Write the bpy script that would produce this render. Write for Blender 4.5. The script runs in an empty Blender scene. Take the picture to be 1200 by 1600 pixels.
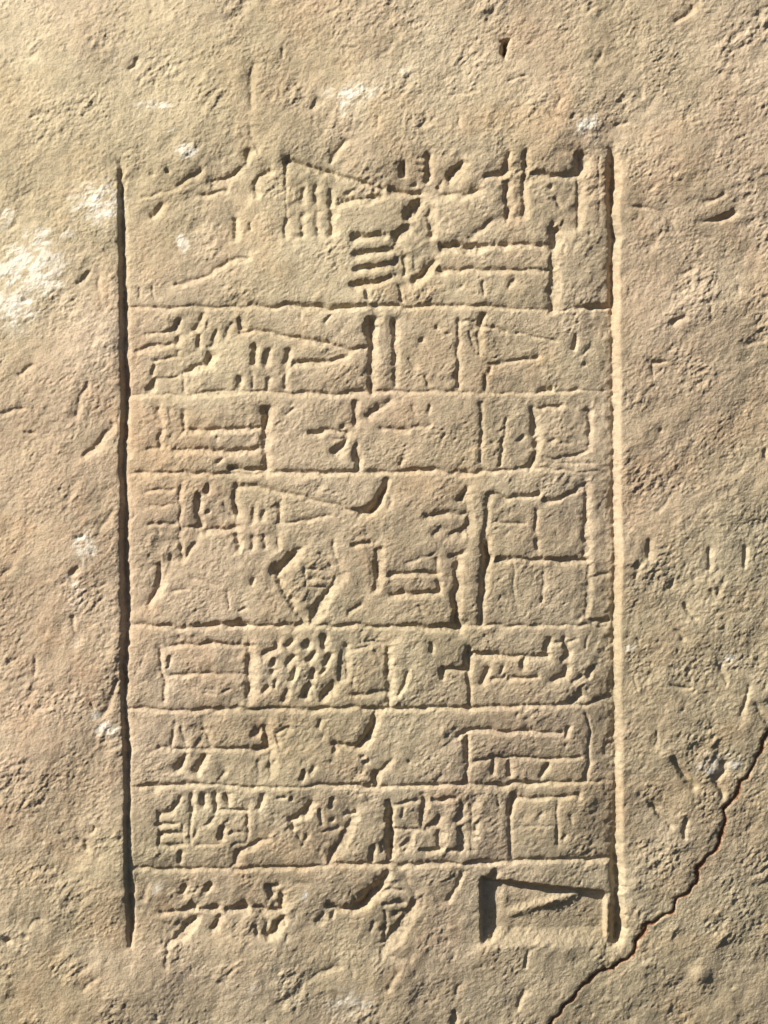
import bpy, math
import numpy as np

# ------------------------------------------------------------------ camera, sky, sun, exposure
C = bpy.context.scene.collection
U = 0.0005                 # one traced unit = half a millimetre
DIST = 2600.0              # camera distance in traced units
CX, CY = 600.0, 800.0      # middle of the view on the stone
CZ = 1.2                   # height of the view's middle above the ground (m)

cam_d = bpy.data.cameras.new('camera')
cam = bpy.data.objects.new('camera', cam_d)
C.objects.link(cam)
cam.location = (0, -DIST * U, CZ)
cam.rotation_euler = (math.radians(90), 0, 0)
cam_d.sensor_fit = 'VERTICAL'
cam_d.sensor_height = 24
cam_d.lens = 24 * DIST / 1600.0
cam_d.clip_start = 0.01
cam_d.clip_end = 500
bpy.context.scene.camera = cam

EL = math.radians(26)                       # sun above the plane of the stone
AZ = math.radians(38)                       # direction in that plane: left, and up by this
to_sun = np.array([-math.cos(EL) * math.cos(AZ), -math.sin(EL), math.cos(EL) * math.sin(AZ)])
sun_elev = math.asin(to_sun[2])
sun_rot = math.atan2(to_sun[0], to_sun[1])
world = bpy.data.worlds.new('World')
bpy.context.scene.world = world
world.use_nodes = True
wn = world.node_tree
sky = wn.nodes.new('ShaderNodeTexSky')
sky.sky_type = 'NISHITA'
sky.sun_disc = False
sky.sun_elevation = sun_elev
sky.sun_rotation = sun_rot
sky.dust_density = 2.0
sky.altitude = 1500
sky.air_density = 0.6
sky.ozone_density = 0.5
wn.links.new(sky.outputs[0], wn.nodes['Background'].inputs[0])
wn.nodes['Background'].inputs[1].default_value = 0.05

sd = bpy.data.lights.new('sun', 'SUN')
sd.energy = 5.0
sd.angle = math.radians(0.5)
sd.color = (1.0, 0.955, 0.86)
sun = bpy.data.objects.new('sun', sd)
C.objects.link(sun)
from mathutils import Vector
sun.rotation_euler = Vector(to_sun).to_track_quat('Z', 'Y').to_euler()

vs = bpy.context.scene.view_settings
vs.view_transform = 'Standard'
vs.look = 'None'
vs.gamma = 1.0
vs.exposure = 0.72

# ------------------------------------------------------------------ materials
def stone_material(name, dark, mid, light, crack=False):
    m = bpy.data.materials.new(name)
    m.use_nodes = True
    nt = m.node_tree
    N, L = nt.nodes, nt.links
    b = N['Principled BSDF']
    b.inputs['Roughness'].default_value = 0.95
    b.inputs['Specular IOR Level'].default_value = 0.15
    tc = N.new('ShaderNodeTexCoord')

    def noise(scale, detail, rough, dist=0.0, vec=None):
        n = N.new('ShaderNodeTexNoise')
        n.inputs['Scale'].default_value = scale
        n.inputs['Detail'].default_value = detail
        n.inputs['Roughness'].default_value = rough
        n.inputs['Distortion'].default_value = dist
        L.new(vec or tc.outputs['Object'], n.inputs['Vector'])
        return n.outputs['Fac']

    def ramp(f, stops):
        r = N.new('ShaderNodeValToRGB')
        e = r.color_ramp.elements
        e[0].position, e[0].color = stops[0][0], (*stops[0][1], 1)
        e[1].position, e[1].color = stops[-1][0], (*stops[-1][1], 1)
        for p, c in stops[1:-1]:
            k = e.new(p); k.color = (*c, 1)
        L.new(f, r.inputs[0])
        return r.outputs[0]

    def mix(f, a, c, mode='MIX'):
        x = N.new('ShaderNodeMix')
        x.data_type = 'RGBA'; x.blend_type = mode
        if isinstance(f, float): x.inputs[0].default_value = f
        else: L.new(f, x.inputs[0])
        for i, v in ((6, a), (7, c)):
            if isinstance(v, tuple): x.inputs[i].default_value = (*v, 1)
            else: L.new(v, x.inputs[i])
        return x.outputs[2]

    col = ramp(noise(9, 6, 0.62, 0.6), [(0.30, dark), (0.5, mid), (0.70, light)])
    # pinkish veins and ochre blooms
    pink = ramp(noise(14, 5, 0.6, 1.0), [(0.50, (0, 0, 0)), (0.80, (1, 1, 1))])
    col = mix(pink, col, tuple(np.array(mid) * (1.04, 0.94, 0.87)))
    grey = ramp(noise(21, 6, 0.7, 0.4), [(0.54, (0, 0, 0)), (0.72, (1, 1, 1))])
    col = mix(grey, col, tuple(np.array(mid) * (0.80, 0.81, 0.80)))
    # broad drifts of warmer, pinker stone and of paler, yellower stone
    big = ramp(noise(3.2, 4, 0.6, 0.5, None), [(0.42, (0, 0, 0)), (0.60, (1, 1, 1))])
    col = mix(big, mix(1.0, col, (1.03, 1.02, 0.95), 'MULTIPLY'), mix(1.0, col, (1.01, 0.95, 0.93), 'MULTIPLY'))
    # sand grain speckle
    g = ramp(noise(900, 2, 0.6), [(0.25, (0.80, 0.79, 0.78)), (0.5, (1, 1, 1)), (0.75, (1.12, 1.12, 1.1))])
    col = mix(1.0, col, g, 'MULTIPLY')
    g2 = ramp(noise(170, 4, 0.7), [(0.30, (0.86, 0.85, 0.83)), (0.70, (1.10, 1.10, 1.10))])
    col = mix(1.0, col, g2, 'MULTIPLY')
    if not crack:
        a = N.new('ShaderNodeAttribute'); a.attribute_name = 'lime'
        n3 = noise(160, 8, 0.85, 1.0)
        ad = N.new('ShaderNodeMath'); ad.operation = 'ADD'
        L.new(a.outputs['Fac'], ad.inputs[0]); L.new(n3, ad.inputs[1])
        w = ramp(ad.outputs[0], [(0.62, (0, 0, 0)), (1.25, (1, 1, 1))])
        # ramp tops out at position 1, so rescale the sum first
        sc = N.new('ShaderNodeMath'); sc.operation = 'MULTIPLY'; sc.inputs[1].default_value = 0.62
        L.new(ad.outputs[0], sc.inputs[0])
        rnode = w.node
        rnode.color_ramp.elements[0].position = 0.50
        rnode.color_ramp.elements[1].position = 0.80
        for l in list(rnode.inputs[0].links): L.remove(l)
        L.new(sc.outputs[0], rnode.inputs[0])
        col = mix(w, col, (0.72, 0.655, 0.54))
        pk = N.new('ShaderNodeAttribute'); pk.attribute_name = 'rose'
        col = mix(pk.outputs['Fac'], col, mix(1.0, col, (0.97, 0.905, 0.88), 'MULTIPLY'))
    L.new(col, b.inputs['Base Color'])
    bp = N.new('ShaderNodeBump'); bp.inputs['Distance'].default_value = 0.0007
    bp.inputs['Strength'].default_value = 0.9
    ad2 = N.new('ShaderNodeMath'); ad2.operation = 'MULTIPLY_ADD'; ad2.inputs[1].default_value = 0.35
    L.new(noise(300, 4, 0.8, 0.6), ad2.inputs[0]); L.new(noise(700, 3, 0.7, 0.3), ad2.inputs[2])
    L.new(ad2.outputs[0], bp.inputs['Height'])
    L.new(bp.outputs[0], b.inputs['Normal'])
    return m

STONE = stone_material('sandstone', (0.385, 0.318, 0.222), (0.46, 0.385, 0.276), (0.53, 0.452, 0.334))
CRACKM = stone_material('crack_earth', (0.22, 0.10, 0.05), (0.28, 0.14, 0.075), (0.36, 0.20, 0.12), crack=True)

# ------------------------------------------------------------------ the grid
P = 1.3
MARG = 400.0
c1 = np.arange(-20, 1220.1, P)
xo = np.arange(8, MARG, 8.0)
xs = np.concatenate([(-20 - xo)[::-1], c1, c1[-1] + xo])
c2 = np.arange(-20, 1620.1, P)
ys = np.concatenate([(-20 - xo)[::-1], c2, c2[-1] + xo])
NX, NY = len(xs), len(ys)
X, Y = np.meshgrid(xs, ys)

rng = np.random.default_rng(11)
FX, FY = 2048, 2048                       # spectral grid at pitch P
fy = np.fft.fftfreq(FY, P)[:, None]
fx = np.fft.rfftfreq(FX, P)[None, :]
ix = np.clip(((xs + 420) / P).astype(int), 0, FX - 1) % FX
iy = np.clip(((ys + 420) / P).astype(int), 0, FY - 1) % FY

def spec(lam, band=0.55, ang=0.0, stretch=1.0, octaves=1, pers=0.5):
    """band-passed noise round wavelength lam (units), optionally stretched along ang"""
    c, s = math.cos(ang), math.sin(ang)
    u = (fx * c + fy * s) * stretch
    v = -fx * s + fy * c
    r = np.sqrt(u * u + v * v) + 1e-9
    H = 0
    for o in range(octaves):
        f0 = 2 ** o / lam
        H = H + pers ** o * np.exp(-(np.log(r / f0) / band) ** 2) / f0
    H[0, 0] = 0
    w = np.fft.rfft2(rng.standard_normal((FY, FX)))
    n = np.fft.irfft2(w * H, s=(FY, FX))
    n /= n.std()
    return n.astype(np.float32)

def at_grid(n):
    return n[np.ix_(iy, ix)]

def sstep(a, b, x):
    t = np.clip((x - a) / (b - a), 0, 1)
    return t * t * (3 - 2 * t)

# ------------------------------------------------------------------ traced marks
# (points, dark-side width, lit-side width[, depth factor][, name]); a point may carry its own width as third value
ROW = {}
ROW[1] = [
 ([(237,272)],6,4,1,'pit'), ([(263,266)],8,5,1,'pit'),
 ([(312,265),(291,281),(277,291)],5,9),
 ([(220,308),(240,302),(267,297),(300,287)],3,5,.8),
 ([(253,319),(245,327),(236,336)],7,9),
 ([(386,236),(383,252),(370,270),(355,277),(330,283)],5,12,.9),
 ([(350,292),(330,302),(312,305)],5,8,.9),
 ([(367,340),(367,371)],6,9),
 ([(391,350),(390,358)],5,3,1.3,'pit'),
 ([(447,342),(446,369)],5,8),
 ([(449,250,11),(447,266,6),(447,300,2),(447,335,2)],8,6),
 ([(420,266),(405,274),(397,283),(398,302)],5,11,.9),
 ([(388,402),(356,406),(345,415),(327,427),(305,437),(275,443)],4,8,.9,'chip'),
 ([(216,448),(216,463)],3,4), ([(239,450),(239,463)],4,4),
 ([(450,249),(480,260),(522,272),(562,283),(598,294)],6,8,1.1),
 ([(592,305),(570,309),(530,314)],6,12,1.1), ([(555,293),(540,305)],4,6),
 ([(472,293),(472,316)],5,7), ([(494,291),(494,313)],6,7), ([(515,297),(516,319)],8,8),
 ([(472,332),(472,367)],5,10), ([(495,330),(495,367)],5,9), ([(518,330),(518,365)],6,12),
 ([(631,262),(631,272)],12,6,1), ([(669,243,10),(670,273,12),(668,283,7)],10,9),
 ([(655,246),(666,246)],4,4,.9),([(655,256),(666,256)],4,4,.9),([(656,266),(666,266)],4,4,.9),
 ([(724,253,6),(712,266,10),(702,275,9)],7,13), ([(690,302),(720,302),(746,299)],4,14,.9), ([(611,296,8),(630,299,6),(655,300,9)],7,11),([(648,288)],7,3,1,'pit'),
 ([(655,312,13),(636,336,13)],13,12), ([(672,323),(673,366)],6,12),
 ([(636,357,13),(619,371,12)],12,10), ([(689,281),(684,291)],5,6),
 ([(554,370,11),(602,367,9)],10,9), ([(555,398,10),(580,394,9),(615,389,7)],9,9),
 ([(557,421,10),(580,417,9),(615,413,8)],9,9), ([(554,446,12),(585,442,9),(612,433,6)],10,9),
 ([(618,372),(619,410),(620,430)],4,9,.8),
 ([(631,399),(631,426)],5,14), ([(678,406,4),(663,423,8),(649,436,7)],7,14), ([(622,445),(628,470)],4,6),
 ([(572,452),(577,466)],7,5),
 ([(690,384,9),(717,385,10),(738,387,12),(765,383,6),(797,382,6),(830,381,6),(850,383,9),(866,386,12)],8,12),
 ([(688,422,9),(700,421,5),(737,420,5),(778,421,7),(800,421,4),(830,422,5),(862,420,6)],5,9),
 ([(868,358,13),(866,385,10),(863,400,6),(863,440,8),(862,481,7)],9,20,.9),
 ([(793,240,6),(793,262,10),(788,269,9),(760,274,8)],8,10), ([(822,238,8),(821,256,9),(820,271,6)],8,10),
 ([(905,240,12),(906,262,10),(904,280,5),(904,330,4),(904,350,3)],8,20,.9),
 ([(832,270,5),(850,273,9),(876,274,8),(902,272,8)],7,8),
 ([(791,284),(793,315),(794,338)],7,11), ([(820,278),(819,306),(818,336)],5,10),
 ([(905,479,4),(925,481,11),(952,477,9)],8,7), ([(862,290)],7,5,1,'pit'),
 ([(869,310),(874,320)],6,6,1,'chip'), ([(866,348),(862,356)],6,5,1,'chip'),
 ([(756,440),(755,460)],4,4), ([(803,436),(797,449)],4,4),
 ([(937,240),(936,290),(938,345)],3,4,.6), ([(840,315),(866,330)],4,5,.5,'chip'),
 ([(645,402),(650,418)],4,5,.7), ([(735,372),(748,360),(770,345)],5,8,.8,'chip'),
]
ROW[2] = [
 ([(276,503,8),(275,514,7),(262,518,5),(242,519,4),(228,523,3)],5,8),
 ([(277,525,6),(275,536,6),(255,539,5),(235,540,6),(212,548,4)],5,8),
 ([(276,548),(276,556),(255,561),(237,563)],4,6), ([(240,573),(236,582)],7,6,.9,'chip'),
 ([(245,591),(276,587)],4,5), ([(240,595),(233,611)],8,8,.9),
 ([(316,492),(311,505),(303,514)],5,10), ([(309,524),(309,541)],7,7),
 ([(326,499),(322,512)],4,5,.8),([(336,517),(335,534),(326,541)],5,6),
 ([(375,500),(378,512)],9,8,.8,'chip'),([(360,505),(352,525)],5,7,.7,'chip'),
 ([(328,553,10),(323,567,9),(302,574,6),(285,582,4)],8,14),
 ([(375,521,5),(397,514,5),(412,517,5),(440,524,5),(470,529,8),(490,532,5),(500,531,9),(518,539,5),(545,547,6),(572,545,8)],6,9),
 ([(516,493),(508,505)],5,4,1,'chip'),
 ([(590,497,5),(580,503,18),(579,520,16),(581,540,12),(580,560,8),(579,585,8),(580,610,10)],12,13),
 ([(398,542),(398,568)],11,6), ([(418,547),(415,568)],9,8), ([(449,548),(448,566)],8,8),
 ([(458,568),(477,565),(500,564,8),(520,562,6),(545,554,4)],7,9),
 ([(374,589),(375,608)],8,6), ([(297,616),(330,612),(370,608)],4,8), ([(286,585),(287,612)],3,9,.9),
 ([(393,580),(394,604)],4,5,.8), ([(420,592),(419,610)],5,5), ([(446,575),(446,607)],4,8),
 ([(616,503,9),(617,518,10),(616,535,5),(617,555,8),(617,575,6),(616,602,6)],8,10),
 ([(717,499,7),(716,520,4),(716,560,5),(716,592,10),(717,606,6)],7,7),
 ([(701,520)],6,4,1,'pit'), ([(661,531)],8,5,1,'pit'), ([(683,511)],6,4,1,'pit'), ([(665,589),(669,600)],5,5,1,'pit'),
 ([(718,503),(740,501)],4,5,.9), ([(756,492),(750,508)],9,7),
 ([(749,510),(749,552)],5,7,.9), ([(759,590),(760,611)],5,5),
 ([(752,510),(772,511),(790,518,6)],5,5), ([(808,519),(840,527),(870,532)],3,4),
 ([(902,526),(897,545)],6,6,1,'chip'), ([(765,568),(795,565),(825,561,6),(841,556)],5,6),
 ([(767,568),(765,583)],4,4), ([(845,611),(863,607)],9,5,1,'chip'), ([(880,612),(910,607)],4,4),
 ([(913,570)],6,4,.8,'pit'), ([(735,520),(742,545)],5,6,.7), ([(640,560),(650,575)],4,6,.7,'chip'),
 ([(925,535),(915,552)],5,6,.8,'chip'), ([(470,490),(468,498)],4,3,.8,'chip'),
]
ROW[3] = [
 ([(247,637),(247,656)],5,7), ([(250,672,5),(250,698,7)],6,10), ([(228,702),(250,700)],4,5),
 ([(285,643),(286,672)],6,8), ([(292,673),(320,670),(340,671),(365,670),(405,668)],5,10),
 ([(415,640,12),(415,666,11),(414,680,8),(413,702,7),(414,715,9),(414,733,11)],10,13),
 ([(270,704,3),(315,702,4),(355,704,7),(395,702,7),(412,698,6)],6,11),
 ([(345,718),(338,724)],5,5), ([(360,732,10),(380,735,7),(412,732,9)],8,6),
 ([(556,629,8),(552,640,5),(556,660,7)],6,9), ([(484,675,6),(500,675,8),(517,673,4),(542,674,6)],5,9),
 ([(537,667)],8,4,1,'pit'), ([(541,686,5),(526,706,12)],10,10), ([(522,685),(541,683)],3,4),
 ([(557,697,7),(559,718,12),(560,734,11)],9,8),
 ([(609,625),(595,635)],6,7), ([(590,638),(575,650)],9,9,.9), ([(595,669),(615,670),(637,672,6)],5,6),
 ([(645,668),(672,663)],4,5,.8), ([(632,718),(626,726)],6,5), ([(697,678),(692,684)],5,4,1,'chip'),
 ([(673,635),(670,645)],5,4,.9,'chip'), ([(645,635),(650,645)],5,4,.8,'chip'),
 ([(752,630),(753,670),(752,722)],4,4), ([(792,655,3),(787,690,6),(782,728,6)],5,4),
 ([(835,636,6),(835,655,9),(834,677,7)],8,10), ([(837,685),(839,705),(835,718),(828,727)],7,12),
 ([(842,637),(862,636),(882,632)],4,6), ([(921,640),(922,700)],4,10), ([(850,715),(875,715),(900,711),(919,704)],4,6),
 ([(840,722),(925,724)],3,8,.7), ([(866,687),(860,692)],5,5), ([(880,690),(892,695)],4,5,.8),
 ([(820,680),(812,688)],6,6,.8,'chip'), ([(265,640),(268,655)],4,5,.6,'chip'), ([(340,686)],4,3,1,'pit'),
 ([(200,712),(193,722)],5,6,.8,'chip'),([(458,640),(446,646)],4,4,.8,'chip'),
]
ROW[4] = [
 ([(232,766),(270,765)],5,6), ([(232,791),(272,788)],3,5), ([(232,819),(272,818)],5,5), ([(242,821),(248,832)],5,4,.8,'chip'),
 ([(281,760),(281,800),(280,835)],3,7), ([(279,842),(281,874)],3,10), ([(305,849,5),(296,861,5),(285,875,4)],5,6),
 ([(311,777,10),(308,800,9),(310,822,8)],9,9), ([(287,824),(308,823)],5,5),
 ([(324,762),(323,768)],8,6), ([(325,800)],6,4,1,'pit'), ([(320,829),(345,826),(367,824)],5,10),
 ([(367,757,7),(366,780,7),(370,802,8)],7,10), ([(350,790),(360,806)],4,7,.7,'chip'),
 ([(366,760,8),(380,759,8),(412,763,5),(447,770,5),(475,777,4),(515,787,4),(547,798,5),(562,803,9)],5,7,.9),
 ([(605,751,7),(600,768,14),(592,785,18),(580,799,16),(562,801,11),(552,796,8)],12,9),
 ([(395,797),(395,816)],5,6), ([(411,800),(410,812)],6,5), ([(436,795),(435,816)],6,7),
 ([(370,836),(371,858)],6,9), ([(394,840),(394,856)],5,7), ([(413,840),(412,854)],6,7), ([(434,840),(435,858)],3,7),
 ([(430,819),(470,814),(490,811),(517,805)],3,5,.9),
 ([(248,884,6),(249,905,8),(241,927,8),(230,943,5)],7,11), ([(268,870),(262,885),(252,915)],4,7,.8),
 ([(270,924),(293,922)],4,4), ([(396,906),(394,914)],6,4,1,'pit'), ([(384,951),(376,955)],6,4,1,'chip'),
 ([(356,925),(357,950)],2.5,3), ([(300,905),(320,908),(345,915)],3,5,.5,'scratch'),
 ([(469,860,8),(455,870,11),(443,881,11),(429,893,12),(434,906,8),(446,930,7),(463,955,6),(472,972,5)],9,13),
 ([(478,891),(510,889)],3,4), ([(480,905),(518,903)],3,4), ([(478,917),(506,917)],3,4),([(477,888),(478,917)],3,4),
 ([(500,865),(509,872),(517,886)],3,4), ([(529,899,5),(511,923,6),(491,955,8),(486,968,5)],6,20),
 ([(520,850),(524,868),(530,892)],2,8,.7),
 ([(588,860,7),(589,890,8),(587,917,7)],7,15), ([(553,853,8),(563,849,4),(577,848,5)],6,8),
 ([(610,899,8),(625,896,6),(640,894,6),(682,896,9)],7,9), ([(612,929),(645,927),(682,926)],7,9),
 ([(681,875),(683,893)],4,9,.8), ([(684,910),(686,926)],7,9),
 ([(705,869),(726,864)],6,7), ([(712,873,8),(713,896,9),(714,915,7),(711,935,9),(713,962,12),(716,978,14)],9,14),
 ([(763,774,6),(761,805,7),(758,830,8),(759,845,12),(762,872,17),(757,900,13),(754,942,10),(753,972,9)],8,8),
 ([(728,763,5),(721,778,10)],8,8), ([(734,803,7),(734,820,9),(722,829,7),(705,835,6)],7,11),
 ([(667,806,8),(690,803,5),(725,802,6)],6,8), ([(690,825),(680,836)],6,6,.8,'chip'), ([(729,775),(731,830)],3,12,.7),
 ([(765,772,6),(795,779,7),(815,775,8),(842,773,9)],7,6), ([(852,784,8),(880,778,7),(900,768,7),(916,758,7)],7,6),
 ([(839,797),(839,831)],5,5), ([(839,845),(840,858)],6,5), ([(770,816),(820,818)],3,4),
 ([(780,876,9),(808,873,5),(848,875,7),(880,878,9),(916,875,10)],8,7),
 ([(917,758),(917,800),(915,832),(916,866)],5,14,.9), ([(920,885),(918,930),(917,962)],2,12,.8),
 ([(925,971),(952,971)],7,6), ([(850,885),(848,940)],3,4), ([(803,880),(804,940)],2,3,.9),([(870,835),(890,850)],4,5,.5,'chip'),
 ([(925,903),(952,897)],3,5,.8), ([(635,880),(650,876),(675,866)],4,5,.8,'chip'), ([(602,768),(612,775),(608,795)],3,5,.6,'chip'),
 ([(563,945),(545,958)],4,6,.8,'chip'), ([(655,948),(662,958)],4,4,.8,'chip'), ([(790,930),(810,945)],3,5,.4,'chip'),
 ([(700,826),(678,832)],3,5,.6),
]
ROW[5] = [
 ([(262,1010,3),(287,1007,6),(305,1008,4),(328,1006,8),(355,1008,4),(387,1009,6)],5,8),
 ([(250,1015),(250,1045),(256,1060),(257,1095)],4,7), ([(266,1027),(262,1042)],5,4),
 ([(270,1056),(325,1052),(355,1054),(384,1054)],4,6), ([(387,1010,5),(387,1050,7),(388,1075,8),(385,1093,5)],6,18,.9),
 ([(434,1002,6),(431,1014,9),(410,1025,6)],7,10), ([(428,1033),(426,1038)],8,6), ([(427,1048),(425,1054)],6,6),
 ([(455,1003),(449,1010)],7,8), ([(480,1002),(478,1009)],9,8), ([(507,998),(506,1012)],8,8),
 ([(490,1022),(483,1033)],7,9), ([(458,1026),(450,1036)],7,9), ([(516,1024),(506,1038)],7,9), ([(535,1020),(532,1060)],7,8,.8),
 ([(460,1048),(455,1062)],6,9), ([(492,1048),(487,1058)],6,8), ([(505,1045),(500,1052)],5,6),
 ([(481,1075),(476,1088)],9,11), ([(516,1076),(506,1088)],9,12), ([(449,1080),(443,1095)],5,8), ([(418,1073),(413,1080)],6,7),
 ([(520,1066),(526,1072)],5,6), ([(432,1066),(428,1074)],5,6),
 ([(565,1004),(597,1003)],4,6), ([(550,1015),(580,1010)],3,5), ([(605,1015,5),(604,1040,7),(607,1068,7),(607,1090,4),(607,1104,4)],6,14),
 ([(540,1010),(541,1060)],5,8,.9), ([(552,1086),(575,1086),(602,1080)],5,7), ([(552,1060),(550,1072)],3,4,.7),
 ([(675,1007),(674,1019)],7,4,1,'chip'), ([(639,1050),(632,1068),(622,1087)],4,7),
 ([(693,1044),(693,1059)],10,6), ([(698,1045),(712,1046),(729,1049)],7,7),
 ([(732,1019,13),(733,1050,11),(732,1062,6),(735,1085,6),(736,1104,6)],8,8),
 ([(730,1023,8),(757,1024,9),(785,1024,6),(815,1025,5),(832,1026,7),(855,1025,8)],7,9), ([(858,1001),(855,1017)],8,6),
 ([(860,1005),(880,1003)],5,6,.8), ([(883,998,6),(889,1018,10),(882,1033,8)],8,9), ([(888,1040),(882,1056),(865,1064)],7,9), ([(795,1061),(815,1058,6),(840,1059)],5,6),
 ([(822,1030),(818,1043)],8,7), ([(762,1045),(755,1068)],6,8), ([(789,1043),(782,1052)],4,5),([(770,1062),(790,1058)],4,5),
 ([(907,1086),(894,1098)],9,7), ([(895,1065),(912,1058)],5,6), ([(927,1042),(922,1060)],5,6), ([(920,993),(917,1012)],3,4),
 ([(908,1077),(915,1092)],2.5,3,1,'scratch'), ([(930,1097),(953,1090)],6,7), ([(898,1000),(885,1008)],3,5,.7,'chip'),
 ([(320,1078),(336,1078)],2.5,3,1,'scratch'), ([(320,1083),(336,1083)],2.5,3,1,'scratch'), ([(348,1081),(358,1078)],4,4,1,'chip'),
 ([(758,995),(765,1000)],4,4,.6,'chip'),([(224,1020),(220,1040)],4,5,.5,'chip'),
]
ROW[6] = [
 ([(247,1168),(260,1170)],4,6), ([(268,1171,5),(300,1170,3),(345,1171,6),(375,1171,6),(400,1172,8),(416,1168,10)],6,8),
 ([(412,1138,8),(413,1150,9),(418,1166,8)],8,14,.9), ([(402,1143),(396,1150)],9,8,.8,'chip'), ([(421,1176),(421,1212)],3,13),
 ([(271,1130),(268,1168)],4,7), ([(283,1138),(289,1158)],4,8,.8), ([(317,1140),(327,1166)],4,10,.9), ([(315,1150),(308,1165)],5,5,.8,'chip'),
 ([(288,1182,6),(276,1202,9)],8,12), ([(318,1184),(305,1204)],8,11), ([(350,1205),(342,1220)],4,6), ([(404,1190),(402,1205)],3,6,.7),
 ([(450,1137),(430,1147),(434,1162)],5,7,.8), ([(438,1168),(432,1160)],5,5,.8,'chip'),
 ([(586,1111,5),(584,1130,9),(574,1153,13),(561,1166,12)],9,13), ([(560,1167),(545,1165),(523,1163,7)],7,9), ([(525,1163),(523,1176)],7,6),
 ([(502,1129),(498,1138)],5,5), ([(503,1150),(500,1156)],4,4,.8,'chip'), ([(476,1207),(471,1218)],8,6,1,'chip'), ([(492,1198),(486,1210)],5,5,.8,'chip'), ([(567,1184)],6,4,1,'pit'),
 ([(572,1193)],8,6,1,'pit'), ([(614,1188),(590,1206)],5,9,.8), ([(588,1210),(588,1226)],11,7), ([(640,1192)],5,3,1,'pit'),
 ([(716,1150,6),(737,1138,6),(770,1141,6),(800,1145,5),(822,1142,6),(850,1146,4),(878,1144,5)],6,8),
 ([(730,1154,9),(730,1197,7),(728,1208,4),(730,1222,9)],7,9), ([(735,1193),(772,1185),(790,1187),(810,1183),(835,1186),(860,1186),(907,1184)],4,6),
 ([(917,1115,4),(922,1137,4),(921,1170,5),(919,1195,5),(916,1221,5)],5,6), ([(772,1189),(770,1208)],6,7), ([(797,1192),(796,1212)],6,7),
 ([(858,1198),(845,1213)],6,7), ([(888,1138),(886,1150)],5,6), ([(910,1155),(920,1165)],4,5,.6),
 ([(690,1215),(680,1222)],5,5,.7,'chip'), ([(735,1175),(760,1168)],3,4,.4), ([(808,1115),(807,1122)],4,4,.6,'chip'),
 ([(250,1120),(262,1130)],4,5,.5,'chip'), ([(705,1160),(690,1170)],3,5,.4,'chip'),
]
ROW[7] = [
 ([(280,1245,5),(278,1262,6),(267,1270,5),(249,1272,9)],6,7), ([(248,1289,9),(276,1288,4)],7,6), ([(250,1305,9),(270,1303,6),(288,1303,5)],7,6),
 ([(248,1321),(270,1322),(284,1319)],5,7), ([(249,1272),(248,1320)],5,6,.9), ([(285,1290),(286,1320)],3,5,.8),
 ([(299,1244),(298,1268)],6,8), ([(318,1244),(318,1259)],8,7), ([(336,1243),(335,1268)],7,8), ([(353,1246),(355,1256)],8,10),
 ([(299,1272),(296,1317)],3,5), ([(386,1268),(386,1312)],3,6), ([(340,1267),(365,1268,6),(386,1267)],5,6), ([(346,1295),(346,1312)],9,7),
 ([(334,1279),(322,1290)],4,6), ([(360,1303),(375,1300)],5,5), ([(308,1298),(304,1308)],4,4), ([(305,1322),(340,1321)],2.5,4), ([(362,1321),(385,1318)],3,4),
 ([(418,1313,2),(401,1316,6),(387,1325,5),(375,1331,8),(368,1343,5),(361,1355,4)],5,10), ([(283,1335),(280,1346)],7,6),
 ([(435,1246),(448,1248)],5,4), ([(410,1246),(404,1262)],7,7), ([(458,1252)],5,3,1,'pit'),
 ([(484,1255,8),(475,1271,11),(453,1282,7)],9,14), ([(456,1288),(458,1295)],8,6,.9),
 ([(500,1268),(502,1288)],6,6,.8), ([(521,1250),(518,1262)],6,5,.9), ([(540,1273),(554,1271)],6,5), ([(520,1283)],7,5,1,'pit'), ([(507,1300),(520,1299),(534,1293)],4,6),
 ([(478,1308),(474,1320)],5,6,.8), ([(549,1279,4),(535,1306,6),(516,1340,6)],5,18), ([(456,1296),(475,1318),(505,1345)],3,7,.7), ([(495,1335),(505,1320)],3,5,.5),
 ([(608,1254,8),(610,1268,14),(611,1300,16),(611,1342,14)],13,6), ([(584,1326),(582,1344)],8,6), ([(596,1320),(598,1332)],5,5,.8,'chip'),
 ([(662,1243,6),(660,1290,6)],6,8), ([(615,1258),(655,1251)],5,5,.8), ([(617,1296),(657,1297)],4,5), ([(643,1310),(628,1324)],4,12), ([(632,1265),(628,1278)],3,4),
 ([(675,1250,6),(692,1252,8),(713,1249,5)],6,6), ([(722,1255,5),(722,1272,9),(714,1284,6)],7,9), ([(688,1278),(681,1288),(665,1294)],6,8), ([(720,1295),(721,1328)],9,9),
 ([(657,1330),(690,1327,6)],6,7), ([(686,1303),(687,1325)],6,12), ([(700,1330),(722,1329)],6,6), ([(738,1262),(737,1330)],2,9,.7),
 ([(777,1247),(782,1261)],4,3,1,'scratch'), ([(805,1247),(796,1270)],10,8), ([(797,1272,6),(798,1300,5),(799,1342,4)],6,6),
 ([(808,1247),(830,1248),(855,1247),(877,1246),(905,1244)],5,6), ([(872,1250),(871,1285)],2.5,4), ([(872,1290),(872,1321)],5,4),
 ([(747,1288),(744,1298)],7,5,1,'chip'), ([(745,1308)],6,4,1,'pit'), ([(850,1272),(840,1281)],4,4,.8,'chip'), ([(892,1275),(893,1290)],3,4,.7), ([(885,1305),(880,1312)],5,4,.7,'chip'),
 ([(940,1343),(959,1341)],6,6), ([(811,1293),(868,1291)],2,3,.6),
]
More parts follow.
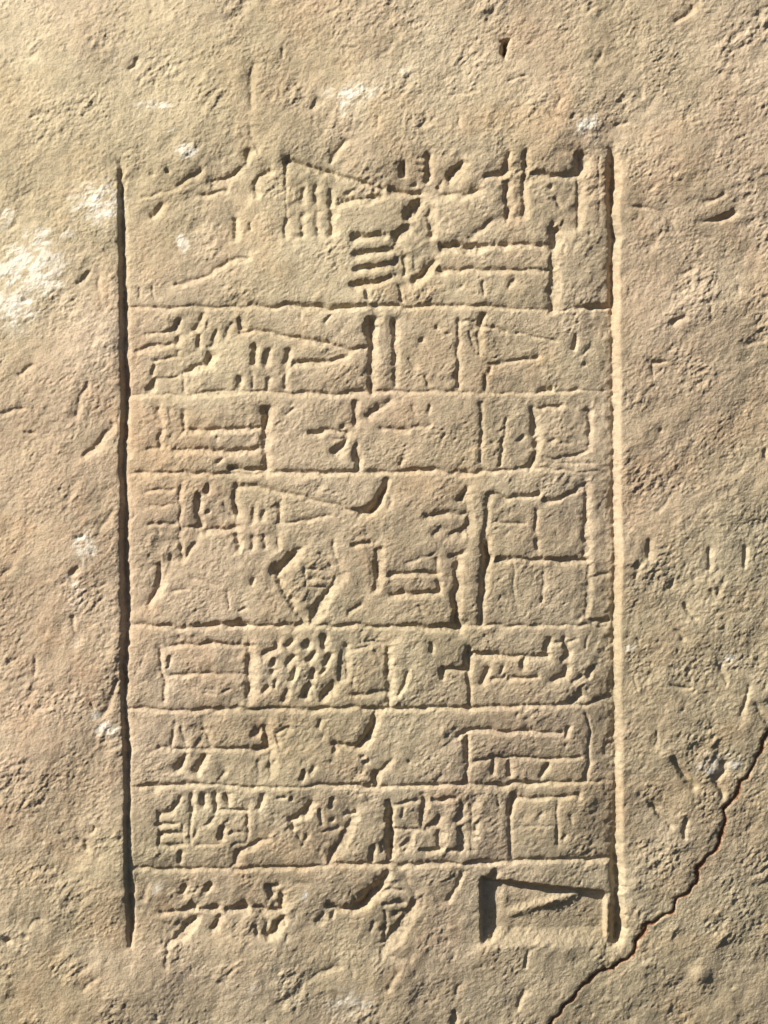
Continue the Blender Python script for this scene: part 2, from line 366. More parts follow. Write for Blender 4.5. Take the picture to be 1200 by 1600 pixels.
ROW[8] = [
 ([(252,1427,4),(287,1425,7),(303,1419,9)],7,10), ([(302,1437,8),(285,1458,8),(265,1474,4)],7,14), ([(260,1475),(261,1492)],4,5),
 ([(286,1388),(284,1396)],8,8,.8,'chip'), ([(325,1385),(322,1392)],11,8), ([(315,1423,6),(338,1420,10)],9,9), ([(344,1434,6),(333,1453,9)],8,12),
 ([(355,1423,9),(382,1419,13)],11,9), ([(432,1384,6),(418,1389,10),(425,1400,8)],9,10), ([(397,1420,7),(415,1427,8),(437,1421,7),(440,1402,6)],7,13),
 ([(401,1449),(401,1461)],5,5), ([(438,1436),(431,1451),(420,1459)],9,14), ([(418,1440),(414,1455)],6,6,.8),
 ([(606,1365,7),(598,1376,15),(585,1393,20),(568,1413,20),(550,1421,12),(530,1422,9),(514,1417,10)],16,11), ([(523,1421),(521,1434)],7,6), ([(505,1430),(497,1443)],5,8,.8),
 ([(590,1398),(606,1393),(626,1392)],5,6), ([(600,1414),(615,1411),(630,1411)],6,6), ([(602,1426),(603,1444)],5,5,.8), ([(618,1430),(630,1425)],4,5,.8,'chip'),
 ([(647,1411,6),(626,1438,6),(607,1467,8),(596,1484,4)],6,25,1.05), ([(601,1455),(600,1470)],10,6), ([(635,1372),(645,1395),(650,1405)],2,8,.6),
 ([(724,1366),(713,1386),(700,1408)],5,8,.8), ([(585,1440),(580,1455)],5,6,.8,'chip'),
 ([(777,1363,8),(769,1380,16),(764,1410,16),(768,1440,17),(769,1468,15)],17,9,.9),
 ([(780,1380,9),(832,1388,9),(875,1395,8),(917,1400,8),(952,1401,7)],9,10,.9),
 ([(230,1385),(222,1405)],5,8,.4,'chip'), ([(460,1380),(478,1384)],4,5,.5,'chip'), ([(245,1440),(262,1447)],4,5,.4,'chip'),
]
RULE = [
 [(200,479,4),(232,478,3),(262,482,6),(280,478,4),(297,477,5),(340,480,4),(380,479,3),(397,476,7),(430,480,7),(445,476,8),(477,479,10),(530,481,11),(555,480,9),(580,479,7),(605,477,9),(630,479,6),(667,477,6),(690,477,4),(717,477,5),(760,476,7),(785,480,3),(820,482,2),(862,483,3),(905,482,2)],
 [(200,616,3),(240,616,2),(297,617,3),(330,615,4),(370,612,3),(417,611,4),(462,615,4),(485,613,6),(527,615,6),(565,611,6),(600,611,4),(625,611,3),(652,611,3),(690,610,3),(715,611,4),(740,614,2),(800,614,1.5),(860,612,1.5),(950,608,1.5)],
 [(203,738,2),(225,738,5),(255,739,5),(280,737,4),(300,739,6),(340,740,6),(380,740,5),(440,737,7),(470,738,6),(490,740,7),(530,738,7),(556,738,9),(615,736,3),(632,737,5),(647,735,8),(680,734,6),(700,738,3),(722,738,9),(757,737,5),(792,735,4),(830,729,4),(880,735,1.5),(950,737,1.5)],
 [(205,976,2),(227,977,6),(255,978,7),(285,981,7),(305,979,10),(355,978,11),(375,976,14),(384,977,11),(400,978,4),(420,978,4),(445,978,8),(472,977,8),(497,978,3),(535,978,7),(560,976,5),(590,982,6),(620,978,6),(635,979,10),(677,982,10),(712,982,14),(730,978,4),(750,977,4),(812,978,3),(875,978,2),(950,978,2)],
 [(203,1107,4),(242,1108,5),(275,1111,4),(305,1112,6),(330,1109,5),(350,1109,7),(370,1107,6),(400,1111,6),(430,1109,5),(477,1109,5),(500,1108,7),(550,1106,4),(580,1109,8),(605,1108,5),(652,1108,6),(690,1105,4),(732,1107,8),(760,1105,4),(800,1104,4),(850,1102,5),(890,1101,4),(955,1100,2)],
 [(205,1230,2),(217,1231,7),(242,1230,9),(270,1228,5),(290,1226,7),(320,1227,3),(355,1228,3),(380,1231,5),(430,1230,3),(475,1230,4),(502,1228,4),(540,1228,6),(565,1229,5),(585,1230,8),(620,1229,3),(657,1228,7),(700,1226,5),(727,1225,9),(750,1227,4),(785,1229,10),(800,1225,5),(827,1226,8),(862,1223,4),(912,1221,4),(955,1221,2)],
 [(205,1358,3),(215,1358,4),(262,1360,5),(290,1358,4),(320,1359,3),(370,1358,4),(430,1357,6),(477,1356,6),(492,1354,5),(520,1352,3),(540,1351,6),(590,1352,6),(612,1351,7),(622,1353,6),(660,1350,7),(663,1351,5),(700,1349,5),(728,1350,6),(757,1348,7),(797,1347,3),(815,1346,5),(845,1344,6),(912,1344,4),(957,1343,5)],
]
LEFT_BORDER = [(188,255,2),(188,275,5),(190,300,10),(190,350,10),(191,420,10),(193,480,12),(193,520,11),(193,560,12),(195,600,13),(194,640,12),(192,700,13),(190,735,9),(193,752,10),(194,800,12),(193,860,13),(195,920,14),(196,980,14),(193,1030,12),(193,1075,10),(194,1105,5),(194,1125,9),(197,1170,10),(198,1200,6),(199,1240,6),(199,1300,7),(200,1350,8),(202,1400,9),(203,1440,9),(203,1465,7),(204,1480,3)]
RIGHT_BORDER = [(957,232,6),(957,250,14),(957,290,14),(957,312,11),(956,335,8),(958,352,12),(960,368,14),(958,385,7),(957,415,9),(957,470,9),(957,500,5),(958,560,5),(959,600,5),(959,640,6),(959,700,6),(959,760,5),(960,800,7),(961,850,8),(961,880,8),(960,910,6),(960,960,7),(959,985,5),(960,1020,6),(960,1035,4),(960,1080,6),(961,1110,3),(962,1150,7),(962,1170,4),(962,1200,3),(962,1240,7),(962,1270,6),(963,1290,3),(962,1330,7),(963,1350,11),(964,1380,11),(963,1400,9),(964,1420,12),(966,1450,15),(963,1467,13)]
CRACK = [(1630,760),(1500,860),(1390,930),(1300,1010),(1250,1050),(1222,1098),(1199,1146),(1190,1172),(1182,1190),(1170,1210),(1155,1230),(1146,1247),(1132,1264),(1133,1281),(1126,1306),(1116,1329),(1101,1342),(1092,1356),(1088,1370),(1088,1383),(1078,1391),(1067,1396),(1058,1408),(1053,1421),(1040,1430),(1030,1436),(1014,1447),(1004,1457),(993,1474),(990,1490),(978,1501),(965,1508),(950,1515),(935,1521),(920,1536),(900,1549),(889,1564),(878,1575),(868,1592),(858,1602),(840,1628),(810,1690),(790,1780),(740,1900),(715,2040)]
OUT = [
 ([(795,59,4),(791,68,11),(790,82,10),(791,90,3)],8,4,3.2,'pit'), ([(797,124),(820,120)],4,4), ([(963,194),(970,192),(981,190)],5,5),
 ([(1100,317),(1115,311),(1131,303)],4,6,1,'chisel_mark'), ([(1100,346,3),(1125,343,8),(1148,331,9)],6,8,1.4,'chisel_mark'), ([(1090,365),(1112,373)],2.5,3,1,'scratch'),
 ([(1052,507),(1070,495)],7,7,1,'chip'), ([(1014,565),(1024,567,7),(1038,564)],5,6,1,'chisel_mark'), ([(1020,568),(1021,590)],3,4,1,'chisel_mark'),
 ([(1198,465)],8,5,1,'pit'), ([(1199,705),(1199,716)],7,5,1,'pit'), ([(990,321),(1010,322),(1035,332),(1052,345),(1058,362)],4,6,.9,'scratch'),
 ([(1082,8),(1075,22),(1058,32)],6,7,1,'chip'), ([(1015,845),(1014,869)],6,7,1,'chisel_mark'), ([(997,884),(994,904)],5,5,1,'chisel_mark'),
 ([(1109,858),(1108,888)],5,7,1,'chisel_mark'), ([(1166,857),(1164,884)],6,6,1,'chisel_mark'), ([(1053,907),(1045,918)],5,5,1,'chip'), ([(1073,948),(1086,966)],9,7,1,'chisel_mark'),
 ([(1058,984),(1068,998)],5,5,1,'chip'), ([(997,999),(998,1008)],5,3,1,'pit'), ([(1050,1073),(1078,1075)],5,5,.9,'chip'), ([(1127,1044),(1135,1067)],5,6,1,'chisel_mark'),
 ([(1150,1045)],5,3,.8,'pit'), ([(1170,1074,4),(1165,1095,5),(1160,1120,4)],5,6,1,'chisel_mark'), ([(1180,1100),(1192,1120),(1203,1135)],4,5,1,'scratch'),
 ([(990,1059),(996,1076)],3,4,1,'scratch'), ([(1026,1143),(1025,1166)],4,5,.8,'chisel_mark'), ([(1052,1187,6),(1066,1205,10),(1083,1230,10)],9,8,1,'chisel_mark'),
 ([(1022,1260),(1035,1276),(1049,1291)],8,7,1,'chisel_mark'), ([(1071,1284),(1068,1308)],7,7,1,'chisel_mark'), ([(1132,1192),(1130,1205),(1119,1216)],9,9,1,'chip'), ([(1120,1224),(1130,1241)],9,8,1,'chip'),
 ([(826,1487),(822,1511)],5,5,1,'chip'), ([(910,1476)],5,3,1,'pit'), ([(711,1583),(709,1612)],8,6,1,'chip'), ([(717,1540),(712,1550)],4,5,.8,'chip'),
 ([(237,19)],5,4,1,'pit'), ([(216,92),(210,101),(201,108)],6,6,1,'chip'), ([(442,75),(439,90)],4,5,1,'chip'), ([(396,100),(394,120),(390,140)],6,9,.7,'chip'), ([(391,145),(394,165)],6,9,.7,'chip'),
 ([(48,184),(62,175)],4,4,1,'scratch'), ([(389,200),(396,225),(406,243)],4,9,.7,'chip'), ([(540,218),(527,234),(518,250)],5,7,.9,'chip'), ([(591,184),(590,199)],4,4,1,'chip'),
 ([(498,155),(491,166)],9,8,.7,'chip'), ([(137,427),(130,436),(122,443)],6,7,1,'chip'), ([(154,430),(153,450)],3,6,.9,'chip'), ([(38,470)],6,5,1,'pit'), ([(102,500),(122,506)],2.5,3,1,'scratch'),
 ([(50,572),(28,585)],5,7,1,'chip'), ([(35,637),(16,643),(0,646)],4,6,1,'chip'), ([(41,676),(52,676)],5,4,1,'pit'), ([(175,662),(165,678),(150,693),(130,712)],6,11,.9,'chip'),
 ([(136,598),(122,628),(118,650)],5,8,.7,'chip'), ([(119,889),(112,895)],8,6,1,'pit'), ([(121,839),(131,838)],4,4,1,'pit'), ([(112,966,7),(118,985,3),(126,1000,3)],5,6,1,'chip'),
 ([(96,1301)],5,4,1,'pit'), ([(146,1294),(143,1303)],7,4,1,'pit'), ([(134,1318),(136,1326)],8,5,1,'pit'), ([(66,1316)],4,4,.8,'pit'), ([(12,1470)],10,8,.9,'pit'), ([(40,1465)],6,5,.8,'pit'), ([(261,1483),(259,1512)],4,5,1,'chip'),
 ([(183,1060),(172,1090),(160,1120)],5,8,.8,'chip'), ([(56,1028),(52,1055)],4,5,.9,'scratch'), ([(141,1101),(145,1108)],5,4,1,'chip'), ([(150,835),(175,800)],4,8,.5,'chip'),
 ([(186,640),(182,690)],4,6,.7,'chip'), ([(0,905),(18,885)],4,6,.6,'chip'), ([(84,330),(96,322)],4,5,.7,'chip'), ([(700,60),(728,78)],3,6,.4,'scratch'), ([(620,60),(600,82)],4,8,.4,'chip'),
 ([(905,205),(860,175)],3,5,.5,'scratch'), ([(1165,540),(1195,530)],4,6,.5,'chip'), ([(1060,430),(1085,418)],4,7,.6,'chip'), ([(1110,480),(1112,500)],5,6,.6,'chip'), ([(700,150),(745,140)],3,6,.5,'chip'),
 ([(1070,745),(1090,760)],4,6,.6,'chip'), ([(1050,770),(1030,800)],3,6,.5,'chip'), ([(1130,905),(1120,930)],4,6,.6,'chip'), ([(1110,925),(1118,938)],4,6,.6,'chip'),
 ([(620,1520),(605,1545)],4,9,.6,'chip'), ([(470,1540),(500,1520),(530,1510)],4,8,.5,'chip'), ([(820,1550),(808,1575)],5,8,.7,'chip'), ([(610,1495),(640,1498)],4,8,.5,'chip'), ([(545,1500),(553,1525)],3,6,.5,'chip'),
 ([(60,1435),(45,1450)],5,7,.6,'chip'), ([(145,1530),(130,1545)],5,8,.6,'chip'), ([(870,165),(875,155)],4,5,.6,'chip'), ([(1010,170),(1025,150)],4,7,.5,'chip'), ([(940,85),(935,98)],5,5,.7,'chip'),
 ([(1004,142),(1002,152)],4,4,.9,'chip'), ([(716,180),(717,195)],3,4,.8,'chip'), ([(865,184),(858,178)],5,5,.9,'pit'), ([(25,350),(15,356)],5,6,.7,'chip'),
]
BUMPS = [((1095,1522),17,7), ((995,1382),12,4), ((900,1497),16,-2), ((1110,575),12,3), ((660,1560),30,-3), ((430,240),22,3.0), ((932,285),14,2), ((30,1440),20,-3), ((1040,1180),14,2.5)]

# ------------------------------------------------------------------ carve the height field
L2 = np.array([math.cos(AZ), math.sin(AZ)])      # way the light runs over the stone (right, down)
tanE = math.tan(EL)

n6, n10 = at_grid(spec(34, 1.0, octaves=4, pers=.45)), at_grid(spec(34, 1.0, octaves=4, pers=.45))
w30a, w30b = at_grid(spec(38, .5)), at_grid(spec(38, .5))
WX = X + 0.5 * n6 + 0.9 * w30a
WY = Y + 0.5 * n10 + 0.9 * w30b
dmod = 1 + 0.13 * at_grid(spec(80, 1.1, octaves=4, pers=.65))

D = np.zeros((NY, NX), np.float32)          # sharp carving depth
DW = np.zeros((NY, NX), np.float32)         # broad worn hollow round each mark
G = np.zeros((NY, NX), np.float32)           # near side sinking towards a broad lit face
wmod = 1 + 0.10 * at_grid(spec(60, 1.0, octaves=4, pers=.7))
LAB = np.zeros((NY, NX), np.int32)
meta = {}                                   # label -> (name, owner)

def carve(pts, w, b, f, lab, warp=1.0, deep=1.0, cap=5.0):
    pts = [(p[0], p[1], p[2] if len(p) > 2 else w) for p in pts]
    if len(pts) == 1:
        p = pts[0]; pts = [(p[0] - .6, p[1], p[2]), (p[0] + .6, p[1], p[2])]
    # taper the free ends a little
    mw = max(p[2] for p in pts)
    R = 3.2 * max(mw, b) + 34
    x0, x1 = min(p[0] for p in pts) - R, max(p[0] for p in pts) + R
    y0, y1 = min(p[1] for p in pts) - R, max(p[1] for p in pts) + R
    a0, a1 = np.searchsorted(xs, (x0, x1)); b0, b1 = np.searchsorted(ys, (y0, y1))
    if a1 - a0 < 2 or b1 - b0 < 2: return
    sl = (slice(b0, b1), slice(a0, a1))
    gx = X[sl] + warp * (WX[sl] - X[sl]); gy = Y[sl] + warp * (WY[sl] - Y[sl])
    best = np.full(gx.shape, 1e9); bw = np.zeros(gx.shape); vx = np.zeros(gx.shape); vy = np.zeros(gx.shape)
    for (ax, ay, aw), (bx, by, bw_) in zip(pts[:-1], pts[1:]):
        dx, dy = bx - ax, by - ay
        t = np.clip(((gx - ax) * dx + (gy - ay) * dy) / (dx * dx + dy * dy + 1e-9), 0, 1)
        qx, qy = gx - (ax + t * dx), gy - (ay + t * dy)
        d = np.hypot(qx, qy)
        m = d < best
        best = np.where(m, d, best); bw = np.where(m, aw + t * (bw_ - aw), bw)
        vx = np.where(m, qx, vx); vy = np.where(m, qy, vy)
    side = (vx * L2[0] + vy * L2[1]) / (best + 1e-6)          # -1 towards the light, +1 away
    k = sstep(-0.55, 0.55, side)
    wa = 0.66 * bw + 1.2
    wb = b * (0.55 + 0.45 * np.clip(bw / max(mw, 1), 0, 1))
    W = (wa + (wb - wa) * k) * np.clip(wmod[sl], .6, 1.5)
    h0 = (0.31 * bw + 0.4 + 0.022 * bw * bw) * f * deep
    t = np.clip(1 - best / W, 0, 1)
    prof = 0.75 * t + 0.25 * t * t * (3 - 2 * t)
    dm = np.clip(dmod[sl], .6, 1.5)
    c = h0 * prof * dm
    if deep == 1:                                           # a broad lit face: the near side sinks gently
        ex = np.clip(0.70 * wb * min(f, 1.1) - h0, 0, cap)
        tg = np.clip(1 - best / (8 * ex + 3), 0, 1)
        g = ex * ((1 - k) * tg + k * prof) * dm
        G[sl] = np.maximum(G[sl], g)
    tw = np.clip(1 - best / (1.7 * W + 4), 0, 1)
    DW[sl] = np.maximum(DW[sl], 0.26 * h0 * tw * tw * (3 - 2 * tw))
    m = (c > D[sl]) & (c > 0.14 * h0) & (c > 0.35)
    LAB[sl] = np.where(m, lab, LAB[sl])
    D[sl] = np.maximum(D[sl], c)

# field labels: 1..8 registers, 9 outer stone, 10 corner piece past the crack, 11.. marks
def line_x(line, y):
    return np.interp(y, [p[1] for p in line], [p[0] for p in line])
LX, RX = line_x(LEFT_BORDER, Y), line_x(RIGHT_BORDER, Y)
inside = (X > LX) & (X < RX + 3) & (Y > 232) & (Y < 1482)
reg = np.ones((NY, NX), np.int32)
for r in RULE:
    reg += Y > np.interp(X, [p[0] for p in r], [p[1] for p in r])
BASE = np.where(inside, reg, 9)
ckx = np.array([p[0] for p in CRACK], float); cky = np.array([p[1] for p in CRACK], float)
cxx = np.interp(Y, cky, ckx)
BASE = np.where((X > cxx) & (Y > 800), 10, BASE)
LAB[:] = 0
nid = [11]
def new(name, owner):
    i = nid[0]; nid[0] += 1
    meta[i] = (name, owner)
    return i
for r, pts in enumerate(RULE):
    carve(pts, 5, 8, 1.0, new('ruling_line', 0))
BL = new('border_line', 0); BR = new('border_line', 0)
carve([(x, y, w * (.84 + .1 * math.sin(y / 23.0) * math.sin(y / 61.0))) for x, y, w in LEFT_BORDER], 10, 11, .95, BL, warp=.8)
carve([(x, y, w * (1.25 if y > 1340 else 1) if y < 480 or y > 1325 else w * .55) for x, y, w in RIGHT_BORDER], 7, 16, 1.1, BR, warp=.5, cap=5.5)
for r in range(1, 9):
    for s in ROW[r]:
        pts, w, b = s[:3]
        f = s[3] if len(s) > 3 else 1.0
        name = s[4] if len(s) > 4 else ('wedge' if max([w] + [p[2] for p in pts if len(p) > 2]) >= 7 else 'incised_stroke')
        carve(pts, w, b, f, new(name, r))
for s in OUT:
    pts, w, b = s[:3]
    f = s[3] if len(s) > 3 else 1.0
    o = 10 if (pts[0][0] > np.interp(pts[0][1], cky, ckx) and pts[0][1] > 800) else 9
    carve(pts, w, b, f * .85, new(s[4] if len(s) > 4 else 'chip', o))
CK = new('crack', 0)
carve([(x, y, 3.0 + 2.2 * math.sin(i * 1.9 + 1)) for i, (x, y) in enumerate(CRACK)], 4, 3.5, .8, CK, warp=2.2)
carve([(x, y, (1.9 + 1.0 * math.sin(i * 2.3)) * (1 if y > 1300 else .8)) for i, (x, y) in enumerate(CRACK)], 5, 2.2, 1, CK, warp=1.0, deep=4)

# scattered small natural pits, left unnamed
for i in range(190):
    x, y = rng.uniform(-10, 1210), rng.uniform(-10, 1610)
    s = rng.uniform(2.0, 4.6)
    a = rng.normal(2.3, .5); l = rng.uniform(0, 9) * (rng.random() < .6)
    L0 = LAB.copy() if False else None
    save = None
    R = 30
    a0, a1 = np.searchsorted(xs, (x - R, x + R)); b0, b1 = np.searchsorted(ys, (y - R, y + R))
    keep = LAB[b0:b1, a0:a1].copy()
    carve([(x, y, s), (x + l * math.cos(a) + .1, y + l * math.sin(a), s * .6)], s, s * 1.2, rng.uniform(.3, .8), 1)
    LAB[b0:b1, a0:a1] = keep
LAB = np.where(LAB == 0, BASE, LAB)

strip = np.exp(-((X - (RX + 8)) / 9) ** 2) * (Y > 240) * (Y < 1475)
rough = (.66 + .46 * sstep(-1.0, 1.2, at_grid(spec(150, .6)))) * (1 - .75 * strip) * (1 - .72 * np.clip(DW / .9 + G / 3, 0, 1))
# relief of the broken, sandy surface
ins = sstep(0, 14, np.minimum(np.minimum(X - LX, RX - X), np.minimum(Y - 300, 1475 - Y)))
low = sstep(1350, 1600, Y) + 0 * X
soft = 1 - 0.35 * low - 0.2 * sstep(300, 0, X + Y * .3)
H = np.zeros((NY, NX), np.float32)
H += (2.1 - 0.8 * ins) * at_grid(spec(230, .5))
H += (0.46 - 0.12 * ins) * at_grid(spec(80, .8, ang=-.9, stretch=1.2))
H += (0.25 - .05 * ins) * at_grid(spec(38, .8, ang=-.8, stretch=1.2))
H += rough * (.31 - .08 * ins) * soft * at_grid(spec(24, 1.0, ang=-.7, stretch=1.25, octaves=4, pers=.58))
# flaked ledges: a soft staircase of a warped noise, only here and there
base = at_grid(spec(46, .8, ang=-.75, stretch=1.5, octaves=4, pers=.55))
st = base * 2.2
fl = np.floor(st); fr = st - fl
H += (0.5 - .15 * ins) * (fl + sstep(0.42, 0.58, fr)) * .8 * sstep(-.2, 2.2, at_grid(spec(130, .6)))
b2 = at_grid(spec(15, .7, ang=-.5, stretch=1.4, octaves=3)) * 1.6
fl = np.floor(b2)
H += 0.2 * (fl + sstep(.35, .65, b2 - fl)) * sstep(-1.5, 1.6, at_grid(spec(90, .7))) * soft * np.minimum(rough, 1)
# fine level tool streaks inside the panel
H += 0.055 * rough * at_grid(spec(3.2, .4))
H += 0.06 * ins * rough * at_grid(spec(3.6, .35, ang=0, stretch=4.0))
# small ridged wrinkles
H -= 0.2 * np.minimum(rough, 1) * np.abs(at_grid(spec(12, .5, ang=-.8, stretch=1.8))) * sstep(-1.5, 1.5, at_grid(spec(110, .6))) * soft
for (cx, cy), r, a in BUMPS:
    H += a * np.exp(-((X - cx) ** 2 + (Y - cy) ** 2) / (r * r * .6))
# the face of the stone bulges gently
ux, uy = (X - 560) / 1000, (Y - 700) / 1000
t_ = (ux * L2[0] + uy * L2[1])
bulge = -92 * t_ * t_ - 12 * (ux * ux + uy * uy) - 45 * np.clip((Y - 700) / 1000, 0, 2) ** 2
H += bulge
# the framed panel is dressed a little below the face round it
px_ = np.minimum(sstep(-7, 1, X - LX), sstep(14, 1, X - RX)) * sstep(225, 300, Y) * sstep(1500, 1450, Y)
mid_ = np.minimum(X - LX, RX - X)
H -= px_ * (2.4 + 4.0 * np.exp(-np.maximum(mid_, 0) / 130.0))
# worn shoulder along the frame; corner piece sits a touch lower
H -= 1.4 * sstep(-3, 3, X - cxx) * (Y > 780)
# sunk floor of the big closing wedge at the lower right
ft = np.interp(X + n6, [748, 765, 955], [1372, 1377, 1398])
fw = sstep(749, 757, X + .8 * n10) * sstep(950, 943, X) * sstep(-5, 3, Y - ft)
deepf = np.interp(X, [750, 775, 860, 955], [13.5, 12, 10.5, 9.5])
F = deepf * fw * np.clip((1480 - Y + n6) / 28.0, 0, 1) * (Y < 1484)
ry_ = np.interp(X, [790, 817, 840, 870, 915], [1430, 1424, 1416, 1408, 1397])
ridge = 4.6 * dmod * np.exp(-((Y - ry_ + n10) / 6.5) ** 2) * sstep(788, 812, X) * sstep(918, 895, X)
ridge += 2.6 * np.exp(-((X - 790) / 7) ** 2 - ((Y - 1405) / 22) ** 2)
F = np.clip(F - ridge, 0, 20)
cut = np.maximum(D, F) * 1.12 + DW + np.maximum(G, 0) * (1 - .8 * np.clip(F / 8, 0, 1))
for _ in range(1):                                          # wear the arrises round, so that lines do not step with the mesh
    cut[1:-1] = .15 * cut[:-2] + .7 * cut[1:-1] + .15 * cut[2:]
    cut[:, 1:-1] = .15 * cut[:, :-2] + .7 * cut[:, 1:-1] + .15 * cut[:, 2:]
Z = H - cut

# lime patches: soft blobs, broken up in the material
LIME = np.zeros((NY, NX), np.float32)
for cx, cy, rx, ry, s in [(550,145,42,16,1),(540,160,16,26,.8),(285,378,9,16,1.5),(45,425,60,45,1.1),(20,480,45,40,1.0),(60,375,26,24,1),(150,320,42,40,.95),(165,300,18,16,.9),
      (105,365,18,10,.8),(130,860,24,40,.85),(115,930,20,50,.6),(165,1140,22,13,1.1),(150,1118,8,8,1),(240,1385,22,14,.75),(920,198,24,22,.9),(1140,1030,22,16,.7),(1112,1195,30,20,.85),(1145,1190,14,18,.9),
      (240,163,32,6,1.0),(292,236,22,12,1),(268,203,12,6,.8),(550,1570,50,34,.7),(640,205,30,40,.35),(8,340,16,20,.9),(476,1400,8,12,.8),(450,1560,40,20,.4),(1175,1390,20,14,.4),(640,110,20,10,.7),(700,345,26,16,.35),(985,1012,14,7,.7),(400,1545,18,14,.5),(90,660,26,60,.25),(120,1010,12,24,.5),(740,1560,40,16,.4)]:
    LIME = np.maximum(LIME, .88 * s * np.exp(-(((X - cx) / rx) ** 2 + ((Y - cy) / ry) ** 2) * .8))

LIME = LIME * np.clip(.80 + .30 * at_grid(spec(34, 1.0, ang=-.55, stretch=2.6, octaves=4, pers=.6)), 0, 1.3)

# ------------------------------------------------------------------ world positions
# side walls: the outermost ring of vertices goes straight back
Z[0, :] = Z[-1, :] = -420; Z[:, 0] = Z[:, -1] = -420
Xm = X.copy(); Ym = Y.copy()
Xm[:, 0] = Xm[:, 1]; Xm[:, -1] = Xm[:, -2]; Ym[0, :] = Ym[1, :]; Ym[-1, :] = Ym[-2, :]
bul = bulge
k = 1 - bul / DIST
PX = (Xm - CX) * k * U
PZ = -(Ym - CY) * k * U + CZ
PY = -Z * U
V = np.stack([PX, PY, PZ], -1).reshape(-1, 3).astype(np.float32)
limev = LIME.reshape(-1)
# one set of vertex normals for the whole face, so that the parts join without a seam
P3 = np.stack([PX, PY, PZ], -1)
dU = np.empty_like(P3); dV = np.empty_like(P3)
dU[:, 1:-1] = P3[:, 2:] - P3[:, :-2]; dU[:, 0] = P3[:, 1] - P3[:, 0]; dU[:, -1] = P3[:, -1] - P3[:, -2]
dV[1:-1] = P3[2:] - P3[:-2]; dV[0] = P3[1] - P3[0]; dV[-1] = P3[-1] - P3[-2]
NRM = np.cross(dV, dU)
NRM /= np.linalg.norm(NRM, axis=-1, keepdims=True) + 1e-12
if NRM[NY // 2, NX // 2, 1] > 0: NRM = -NRM
NRM = NRM.reshape(-1, 3).astype(np.float32)
# rosier stone: left flank, lower left, and drifts inside the panel
ROSE = np.zeros((NY, NX), np.float32)
for cx, cy, rx, ry, s_ in [(60,1000,170,330,.9),(240,700,160,140,.7),(60,700,150,150,.6),(600,700,260,260,.35),(500,900,240,160,.45),(1010,980,90,260,.5),(1020,560,80,120,.3),(870,80,160,60,.4),(560,1150,260,160,.3),(300,380,120,70,.5),(760,300,160,60,.3),(1120,160,90,130,.3)]:
    ROSE = np.maximum(ROSE, s_ * np.exp(-(((X - cx) / rx) ** 2 + ((Y - cy) / ry) ** 2)))
ROSE = np.clip(ROSE * .6 * (1 + .35 * at_grid(spec(90, .7, octaves=4))), 0, 1)
rosev = ROSE.reshape(-1)

# ------------------------------------------------------------------ cut the field into parts
face_lab = LAB[:-1, :-1].copy()
q = np.arange(NX * NY).reshape(NY, NX)
quads = np.stack([q[:-1, :-1], q[1:, :-1], q[1:, 1:], q[:-1, 1:]], -1).reshape(-1, 4)
fl = face_lab.reshape(-1)
order = np.argsort(fl, kind='stable')
labs, starts = np.unique(fl[order], return_index=True)
ends = np.append(starts[1:], len(fl))
root = bpy.data.objects.new('inscribed_stone', None)
C.objects.link(root)
root.location = (0, 0, CZ - (ys[-1] - CY) * U)
root['label'] = 'pale tan weathered sandstone with a framed panel of carved cuneiform, cracked at lower right'
root['category'] = 'carved stone'
off = np.array(root.location, dtype=np.float32)

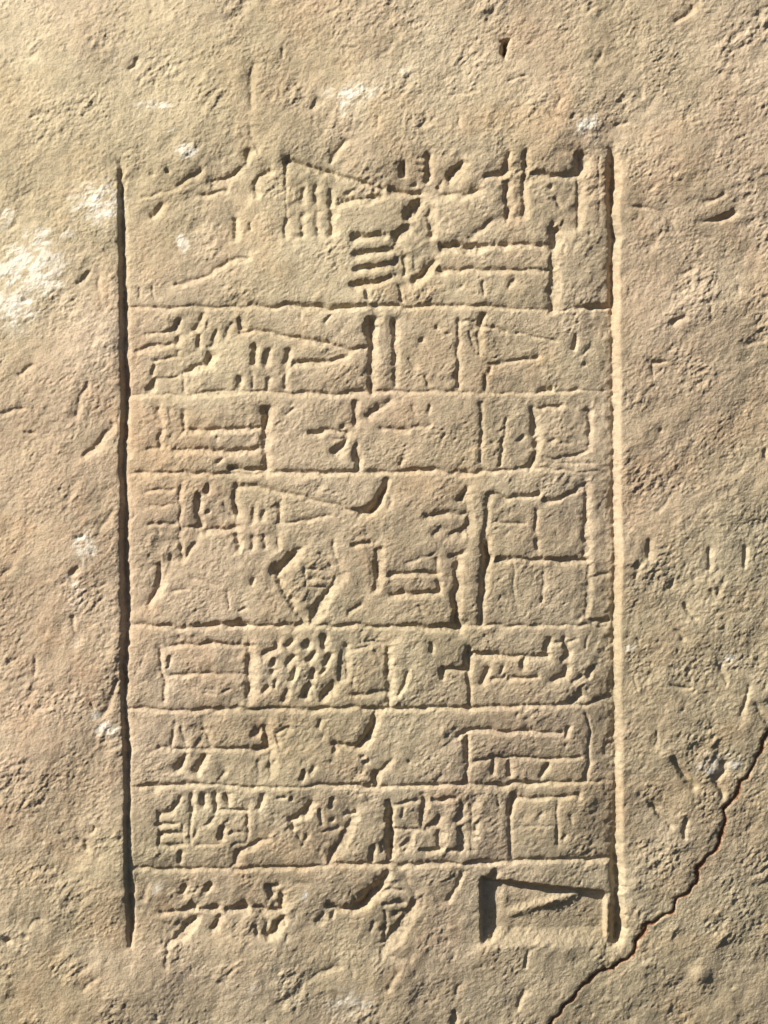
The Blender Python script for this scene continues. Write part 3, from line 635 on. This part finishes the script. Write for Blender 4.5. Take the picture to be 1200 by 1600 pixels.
def build(name, faces, mat, parent, label=None):
    vid, inv = np.unique(faces, return_inverse=True)
    inv = inv.reshape(-1).astype(np.int32)
    me = bpy.data.meshes.new(name)
    me.vertices.add(len(vid)); me.vertices.foreach_set('co', (V[vid] - off).ravel())
    nf = len(faces)
    me.loops.add(nf * 4); me.loops.foreach_set('vertex_index', inv)
    me.polygons.add(nf)
    me.polygons.foreach_set('loop_start', np.arange(0, nf * 4, 4, dtype=np.int32))
    me.update(calc_edges=True)
    me.shade_smooth()
    me.normals_split_custom_set_from_vertices(NRM[vid])
    r = me.attributes.new('rose', 'FLOAT', 'POINT'); r.data.foreach_set('value', rosev[vid].astype(np.float32))
    a = me.attributes.new('lime', 'FLOAT', 'POINT'); a.data.foreach_set('value', limev[vid].astype(np.float32))
    me.materials.append(mat)
    o = bpy.data.objects.new(name, me)
    C.objects.link(o); o.parent = parent
    if label: o['label'] = label
    return o

ordinal = {1: 'tall top', 2: 'second', 3: 'third', 4: 'tall fourth', 5: 'fifth', 6: 'sixth', 7: 'seventh', 8: 'bottom'}
owner = {0: root}
for li, s, e in zip(labs, starts, ends):
    if li > 10: continue
    if li < 9: nm, lb = 'text_register', ordinal[li] + ' register of carved cuneiform signs between two ruled lines'
    elif li == 9: nm, lb = 'stone_face', 'rough weathered stone face around the framed inscription'
    else: nm, lb = 'corner_piece', 'plain corner of the stone below the long crack'
    owner[li] = build(nm, quads[order[s:e]], STONE, root, lb)
for li, s, e in zip(labs, starts, ends):
    if li <= 10: continue
    nm, ow = meta[li]
    if e - s < 6: ow = ow
    mat = CRACKM if li == CK else STONE
    lb = None
    if li == BL: lb = 'deep border line down the left of the inscription'
    if li == BR: lb = 'brightly lit border line down the right of the inscription'
    if li == CK: lb = 'narrow reddish crack running across the lower right corner'
    build(nm, quads[order[s:e]], mat, owner[ow], lb)
# plain back of the slab
me = bpy.data.meshes.new('slab_back')
xa, xb, ya, yb = PX[0, 0], PX[0, -1], PZ[0, 0], PZ[-1, 0]
yy = 421 * U
me.from_pydata([(xa - off[0], yy, ya - off[2]), (xb - off[0], yy, ya - off[2]), (xb - off[0], yy, yb - off[2]), (xa - off[0], yy, yb - off[2])], [], [(0, 1, 2, 3)])
me.materials.append(STONE)
o = bpy.data.objects.new('slab_back', me); C.objects.link(o); o.parent = root
